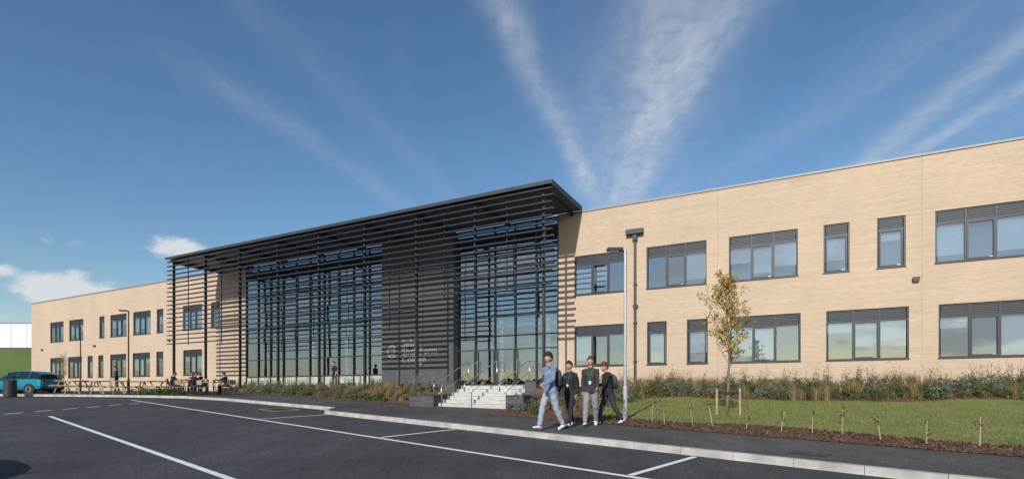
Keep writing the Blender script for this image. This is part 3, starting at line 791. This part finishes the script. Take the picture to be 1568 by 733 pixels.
    bo=bpy.data.objects.new('body',me); col.objects.link(bo); bo.parent=root; bo.scale=(sc,)*3; bo.location=(0,0,off*sc)
    # hands
    hm=MB()
    for i,sx in enumerate((1,-1)):
        wr=J['w',i]+J['fd',i]*.01; d=J['fd',i]; side=V3(0,1,0); side=(side-d*side.dot(d)).normalized()   # thumb side = forward
        nrm=d.cross(side)*(1 if (d.cross(side)).x*sx<0 else -1)   # palm normal (towards body)
        hm.tube([wr,wr+d*.03,wr+d*.075,wr+d*.095],[(.022,.018),(.034,.015),(.040,.014),(.036,.011)],SK,12,tuple(side))
        for f,(o_,ln) in enumerate(((.030,.072),(.010,.082),(-.010,.076),(-.029,.058))):
            p0=wr+d*.08+side*o_; c1=rad(18+f*5); p1=p0+(d*math.cos(c1)+nrm*math.sin(c1))*ln*.45
            c2=c1+rad(30); p2=p1+(d*math.cos(c2)+nrm*math.sin(c2))*ln*.32; c3=c2+rad(22); p3=p2+(d*math.cos(c3)+nrm*math.sin(c3))*ln*.25
            hm.tube([p0-d*.01,p0,p1,p2,p3],[.009,.0092,.0085,.0075,.005],SK,8)
        p0=wr+d*.03+side*.026; p1=p0+(d*.7+side*.6+nrm*.3).normalized()*.034; p2=p1+(d*.9+side*.2+nrm*.35).normalized()*.028; p3=p2+(d+nrm*.4).normalized()*.02
        hm.tube([p0-side*.012,p0,p1,p2,p3],[.012,.0125,.0105,.009,.006],SK,8)
    ho=hm.build('hands',root)
    md=ho.modifiers.new('r','REMESH'); md.mode='VOXEL'; md.voxel_size=.0042; md.use_smooth_shade=True
    ho.scale=(sc,)*3; ho.location=(0,0,off*sc)
    # head
    hd=MB(); HC=T(0,.025,.715)
    def hf(p,w):
        if p.z<0:
            w.x*=1-.30*(-p.z)**1.4
            if p.y<0: w.y*=1-.38*(-p.z)
            else: w.y+=.008*(-p.z)
        g=lambda cx,cz,r_: math.exp(-((p.x-cx)**2+(p.z-cz)**2)/r_**2) if p.y>0 else 0
        w.y+=.024*math.exp(-(p.x/.13)**2-((p.z+.17)/.17)**2)*(p.y>0)+.008*math.exp(-(p.x/.1)**2-((p.z-.05)/.2)**2)*(p.y>0)
        w.y-=.007*(g(.38,.05,.2)+g(-.38,.05,.2)); w.y+=.005*g(0,-.5,.25)+.006*g(0,-.85,.25)
        return w
    hd.ell((0,0,0),(.078,.096,.116),SK,36,26,None,hf)
    for sx in (1,-1):
        hd.ell((sx*.078,-.008,-.008),(.010,.020,.031),SK,8,6)
        hd.ell((sx*.029,.080,.006),(.0135,.010,.008),EYE,8,6); hd.ell((sx*.029,.0885,.006),(.006,.003,.006),IRIS,8,6)
        hd.ell((sx*.029,.088,.023),(.018,.006,.004),hair,8,4)
    hd.ell((0,.0945,-.054),(.022,.006,.006),LIP,10,6)
    # hair: cap over the skull, down to the nape and in front of the ears
    def hairf(p,w):
        n_=mn.noise(Vector((p.x*3,p.y*3,p.z*3+H*5)))
        return w*(1+.07*n_)
    top_h=1.11 if htype=='short' else 1.17
    b0=len(hd.f)
    hd.ell((0,-.010,.018),(.078*top_h,.096*top_h,.112*top_h),hair,28,22,None,hairf)
    keep_f=[];keep_m=[]
    for fi,(f,m_) in enumerate(zip(hd.f,hd.m)):
        if fi>=b0:
            c=sum((Vector(hd.v[j]) for j in f),Vector())/len(f)
            if c.y>.055: lim=.046
            elif c.y>.018: lim=.012+.034*(c.y-.018)/.037
            elif c.y>-.035: lim=.012
            else: lim=-.062
            if c.z<lim: continue
        keep_f.append(f);keep_m.append(m_)
    hd.f,hd.m=keep_f,keep_m
    rr=random.Random(int(H*1000))
    nb=260 if htype=='curly' else 120
    for _ in range(nb):
        th=rr.uniform(0,6.28); u=rr.uniform(-.5,1); rr_=math.sqrt(1-u*u); p_=Vector((rr_*math.cos(th),rr_*math.sin(th),u))
        if p_.y>.35 and p_.z<.36: continue
        if p_.y>-.3 and p_.z<.05: continue
        r0=.021 if htype=='curly' else .014
        q_=Vector((p_.x*.079*top_h,p_.y*.097*top_h-.010,p_.z*.113*top_h+.018))
        hd.ell(q_,(r0*rr.uniform(.7,1.2),r0*rr.uniform(.7,1.2),r0*rr.uniform(.6,1.1)),hair,7,5)
    ho=hd.build('head',root,smooth=True); hs=sc if sc>.95 else .95
    ho.scale=(hs,)*3; ho.location=(HC*sc)+Vector((0,0,off*sc)); ho.rotation_euler=(rad(-lean),0,rad(yaw))
    ex=MB()
    ex.tube([T(0,-.015,.505),T(0,-.02,.55),T(0,-.022,.572)],[(.085,.078),(.074,.072),(.068,.066)],top,16,(1,0,0))
    ex.ell(T(0,-.10,.50),(.10,.05,.055),top,12,8)      # hood
    if lanyard:
        for sx in (1,-1): ex.tube([T(sx*.055,.05,.53),T(sx*.045,.118,.42),T(0,.137,.22)],[(.008,.003)]*3,lanyard,6,(1,0,0))
        ex.box(-.03,.03,-.003,.003,-.09,0,M['white'],Matrix.Translation(T(0,.14,.22)))
    if bag=='backpack':
        ex.tube([T(0,-.19,.06),T(0,-.205,.10),T(0,-.215,.25),T(0,-.20,.40),T(0,-.175,.47)],[(.10,.05),(.145,.085),(.15,.09),(.135,.075),(.08,.04)],M['plastic'],14,(1,0,0))
        for sx in (1,-1): ex.tube([T(sx*.10,-.12,.46),T(sx*.105,-.02,.545),T(sx*.11,.09,.50),T(sx*.12,.14,.36),T(sx*.15,.06,.16),T(sx*.12,-.12,.10)],[(.022,.006)]*6,M['plastic'],8,(1,0,0))
    if bag=='shoulder':
        bm_=mat('brown_bag',(.10,.06,.04),.7); c=T(.17,.12,-.06)
        ex.tube([c+V3(0,0,-.14),c+V3(0,0,-.12),c+V3(0,0,.05),c+V3(0,0,.10)],[(.13,.05),(.17,.075),(.16,.07),(.13,.03)],bm_,14,(.6,1,0))
        ex.tube([c+V3(.05,.08,.08),T(.08,.14,.3),T(-.10,.08,.52),T(-.12,-.08,.50),T(0,-.15,.25),c+V3(0,-.1,.08)],[(.016,.005)]*6,bm_,8)
        ex.tube([T(-.02,-.19,.06),T(-.02,-.205,.10),T(-.02,-.215,.25),T(-.02,-.20,.40),T(-.02,-.175,.47)],[(.10,.05),(.145,.085),(.15,.09),(.135,.075),(.08,.04)],M['plastic'],14,(1,0,0))
    if not sit: # jacket hem band
        ex.tube([T(0,0,-.085),T(0,0,-.07),T(0,0,-.03)],[(.172,.125),(.180,.133),(.176,.130)],top,20,(1,0,0))
    eo=ex.build('clothing_details',root,smooth=True); eo.scale=(sc,)*3; eo.location=(0,0,off*sc)
    return root
denim=cm('denim_jacket',(.16,.23,.33)); ljean=cm('pale_jeans',(.30,.34,.39)); blk=cm('black_fabric',(.016,.016,.02)); blk2=cm('charcoal_fabric',(.035,.035,.04)); grey=cm('grey_trousers',(.24,.24,.25))
wsh=cm('white_trainers',(.65,.65,.66)); bsh=cm('black_shoes',(.02,.02,.02)); hb_=mat('hair_dark_brown',(.03,.017,.011),.6,0,.3,60); hr_=mat('hair_auburn',(.11,.045,.022),.6,0,.3,60); grn=cm('green_lanyard',(.03,.25,.10)); navy=cm('navy_fabric',(.02,.03,.06))
def pp(x,y): return x,y,plane(y)+.113
# heading: local +Y -> world; az = angle of rotation about z. camera-facing = 180deg
person('student_walking',*pp(.90,12.35),rad(128),1.80,denim,ljean,wsh,hb_,hip=(18,-12),knee=(6,18),sh=(-14,12),el=(28,55),htype='curly',yaw=25,bag='shoulder',loose=1.12,foot=(8,-22),voxel=.012)
person('student_walking',*pp(1.47,13.15),rad(140),1.62,blk,blk,wsh,hb_,hip=(-12,17),knee=(16,4),sh=(14,-12),el=(25,18),htype='short',yaw=10,bag='backpack',lanyard=grn,loose=1.08,foot=(-18,6),voxel=.012)
person('student_walking',*pp(2.0,13.3),rad(165),1.74,blk2,grey,wsh,hr_,hip=(17,-10),knee=(5,18),sh=(-10,16),el=(22,30),htype='short',yaw=-12,lanyard=grn,loose=1.15,foot=(6,-18),voxel=.012)
person('student_walking',*pp(2.55,13.75),rad(105),1.62,blk,blk2,wsh,hr_,hip=(22,-15),knee=(8,20),sh=(-20,20),el=(30,45),lean=10,htype='curly',yaw=25,bag='backpack',loose=1.1,foot=(8,-24),voxel=.012)
x_,y_=-11.75,34.6; person('person_standing',x_,y_,ZT,rad(150),1.70,blk,blk2,bsh,hb_,hip=(6,-5),knee=(3,6),sh=(5,-4),el=(25,15),htype='short',short=True,foot=(0,0))
person('person_standing',-27.7,36.6,plane(36.6)+.113,rad(120),1.72,navy,blk,bsh,hb_,hip=(8,-6),knee=(4,8),sh=(10,-5),el=(30,20),foot=(0,0))
for X,Y,a in ((-20.55,31.5,-75),(-18.65,31.5,100),(-19.6,32.22,180),(-16.75,30.7,92),(-18.65,30.5,-80)):
    person('person_seated',X,Y,plane(Y)+.113,rad(a),1.72,blk,R.choice([blk2,navy]),bsh,R.choice([hb_,hr_]),hip=(84,88),knee=(84,86),sh=(35,40),el=(55,50),lean=14,sit=True,foot=(0,0),voxel=.018)

# ------------------------------------------------------------------ sun + sky
EL=29; w2=Vector((.374,.933)).normalized()
sd=Vector((w2.x*math.cos(rad(EL)),w2.y*math.cos(rad(EL)),-math.sin(rad(EL))))
sl_=bpy.data.lights.new('sun','SUN'); sl_.energy=4.2; sl_.angle=rad(.5); sl_.color=(1,.95,.88)
so=bpy.data.objects.new('sun',sl_); so.rotation_euler=sd.to_track_quat('-Z','Y').to_euler(); so.location=(0,-20,40); col.objects.link(so)
W=bpy.data.worlds.new('World'); scene.world=W; W.use_nodes=True; nt=W.node_tree; N=nt.nodes.new; Lk=nt.links.new
bg=nt.nodes['Background']; bg.inputs[1].default_value=.105
sky=N('ShaderNodeTexSky'); sky.sky_type='NISHITA'; sky.sun_disc=False; sky.sun_elevation=rad(EL); sky.sun_rotation=math.atan2(-w2.x,-w2.y)%(2*math.pi)
sky.air_density=1.15; sky.dust_density=.4; sky.ozone_density=2.6
hsv=N('ShaderNodeHueSaturation'); hsv.inputs['Saturation'].default_value=1.16; hsv.inputs['Value'].default_value=1.1; Lk(sky.outputs[0],hsv.inputs['Color'])
def mth(op,a,b=None,c=None,clamp=False):
    n=N('ShaderNodeMath'); n.operation=op; n.use_clamp=clamp
    for i,v in enumerate((a,b,c)):
        if v is None: continue
        if isinstance(v,(int,float)): n.inputs[i].default_value=v
        else: Lk(v,n.inputs[i])
    return n.outputs[0]
def smooth(v,a,b,lo=0,hi=1):
    n=N('ShaderNodeMapRange'); n.interpolation_type='SMOOTHSTEP'; Lk(v,n.inputs[0])
    for i,q in enumerate((a,b,lo,hi)): n.inputs[i+1].default_value=q
    return n.outputs[0]
tc=N('ShaderNodeTexCoord'); sp=N('ShaderNodeSeparateXYZ'); Lk(tc.outputs['Generated'],sp.inputs[0])
dx,dy,dz=sp.outputs
zc=mth('MAXIMUM',dz,.04); px=mth('DIVIDE',dx,zc); py=mth('DIVIDE',dy,zc)
cb=N('ShaderNodeCombineXYZ'); Lk(px,cb.inputs[0]); Lk(py,cb.inputs[1])
def nz(vec,scale,det,st=(1,1,1),rz=0,dist=0,rough=.55):
    mp=N('ShaderNodeMapping'); mp.inputs['Scale'].default_value=st; mp.inputs['Rotation'].default_value=(0,0,rz); Lk(vec,mp.inputs[0])
    n=N('ShaderNodeTexNoise'); n.inputs['Scale'].default_value=scale; n.inputs['Detail'].default_value=det; n.inputs['Distortion'].default_value=dist; n.inputs['Roughness'].default_value=rough
    Lk(mp.outputs[0],n.inputs['Vector']); return n.outputs['Fac']
streakn=nz(cb.outputs[0],2.6,4,(2.4,.45,1),.1,.3,.55); fine=nz(cb.outputs[0],11,4,(1.3,1.0,1),0,.5,.6); warp=nz(cb.outputs[0],1.2,1)
tot=None
for (x0,y0),(x1,y1),wd,amp,t0,t1 in [((-.04,1.338),(.455,2.778),.050,.60,-9,1.35),((.50,1.338),(.576,2.778),.150,.84,-9,1.6),((.30,1.338),(.50,2.778),.25,.20,-9,1.7),
    ((1.457,1.487),(1.553,2.235),.07,.50,-2,1.5),((1.675,1.709),(1.70,2.204),.05,.42,-.3,1.3),((-.676,1.338),(-.315,2.685),.07,.12,-2,1.5),((-.897,1.869),(-.554,2.878),.08,.20,-.1,1.3),
    ((1.152,1.786),(.896,2.597),.16,.16,-.6,1.6),((1.9,1.5),(1.7,2.3),.3,.16,-1,1.8)]:
    p0=Vector((x0,y0));p1=Vector((x1,y1));t_=(p1-p0);Ln=t_.length;t_/=Ln;n_=Vector((-t_.y,t_.x))
    dd=mth('ADD',mth('MULTIPLY',px,n_.x),mth('MULTIPLY',py,n_.y)); dd=mth('SUBTRACT',dd,p0.dot(n_)); dd=mth('ADD',dd,mth('MULTIPLY',mth('SUBTRACT',warp,.5),wd*.9))
    al=mth('ADD',mth('MULTIPLY',px,t_.x/Ln),mth('MULTIPLY',py,t_.y/Ln)); al=mth('SUBTRACT',al,p0.dot(t_)/Ln)
    gq=mth('DIVIDE',dd,wd); gq=mth('MULTIPLY',gq,gq); gs=mth('EXPONENT',mth('MULTIPLY',gq,-1))
    mk=mth('MULTIPLY',smooth(al,t0-.4,t0+.1),smooth(al,t1-.5,t1+.25,1,0))
    v_=mth('MULTIPLY',mth('MULTIPLY',gs,mk),amp); tot=v_ if tot is None else mth('ADD',tot,v_)
tx_=mth('MULTIPLY',smooth(streakn,.25,.7,.4,1),smooth(fine,.25,.72,.58,1.08))
cir=mth('MULTIPLY',mth('MULTIPLY',tot,tx_),.64,clamp=True)
base=mth('MULTIPLY',smooth(streakn,.5,.8),.02); base=mth('MULTIPLY',base,smooth(dz,.08,.3)); cir=mth('ADD',cir,base)
# cumulus
az=N('ShaderNodeMath'); az.operation='ARCTAN2'; Lk(dx,az.inputs[0]); Lk(dy,az.inputs[1]); az=az.outputs[0]
hyp=mth('SQRT',mth('ADD',mth('MULTIPLY',dx,dx),mth('MULTIPLY',dy,dy))); vv=mth('DIVIDE',dz,mth('MAXIMUM',hyp,.01))
c2=N('ShaderNodeCombineXYZ'); Lk(az,c2.inputs[0]); Lk(vv,c2.inputs[1])
cn_=nz(c2.outputs[0],22,5,(1,1.6,1),0,.2,.6); cum=None
for a0,v0,wa,wv_,am in [(rad(-40.0),.145,.072,.030,1.35),(rad(-32.7),.226,.046,.025,1.1),(rad(-44.4),.164,.03,.015,.85),(rad(-40.5),.215,.05,.013,.42),(rad(-47),.1,.08,.02,.6)]:
    a_=mth('DIVIDE',mth('SUBTRACT',az,a0),wa); b_=mth('DIVIDE',mth('SUBTRACT',vv,v0),wv_)
    g_=mth('MULTIPLY',mth('EXPONENT',mth('MULTIPLY',mth('ADD',mth('MULTIPLY',a_,a_),mth('MULTIPLY',b_,b_)),-1)),am)
    cum=g_ if cum is None else mth('MAXIMUM',cum,g_)
cumf=smooth(mth('ADD',cum,mth('MULTIPLY',mth('SUBTRACT',cn_,.5),1.6)),.42,.95); cumf=mth('MULTIPLY',cumf,smooth(cum,.08,.3))
cb2=nz(c2.outputs[0],5,5,(1,3,1),0,.3,.6)
back=mth('MULTIPLY',smooth(cb2,.46,.60),smooth(dy,-.05,-.3)); back=mth('MULTIPLY',back,mth('MULTIPLY',smooth(vv,.01,.06),smooth(vv,.2,.38,1,0)))
allc=mth('MAXIMUM',mth('MAXIMUM',cir,mth('MULTIPLY',cumf,.9)),mth('MULTIPLY',back,.85)); allc=mth('MINIMUM',allc,1)
mx_=N('ShaderNodeMix'); mx_.data_type='RGBA'; Lk(allc,mx_.inputs[0]); Lk(hsv.outputs[0],mx_.inputs[6])
mx_.inputs[7].default_value=(6.8,6.95,7.3,1); Lk(mx_.outputs[2],bg.inputs[0])

# ------------------------------------------------------------------ camera
cd=bpy.data.cameras.new('camera'); cd.sensor_width=36; cd.lens=36*800/1568; cd.shift_y=.1476; cd.clip_end=3000
co=bpy.data.objects.new('camera',cd); co.location=(0,0,1.5); co.rotation_euler=(rad(90),0,0); col.objects.link(co); scene.camera=co
scene.view_settings.view_transform='Standard'; scene.view_settings.look='None'; scene.view_settings.exposure=0
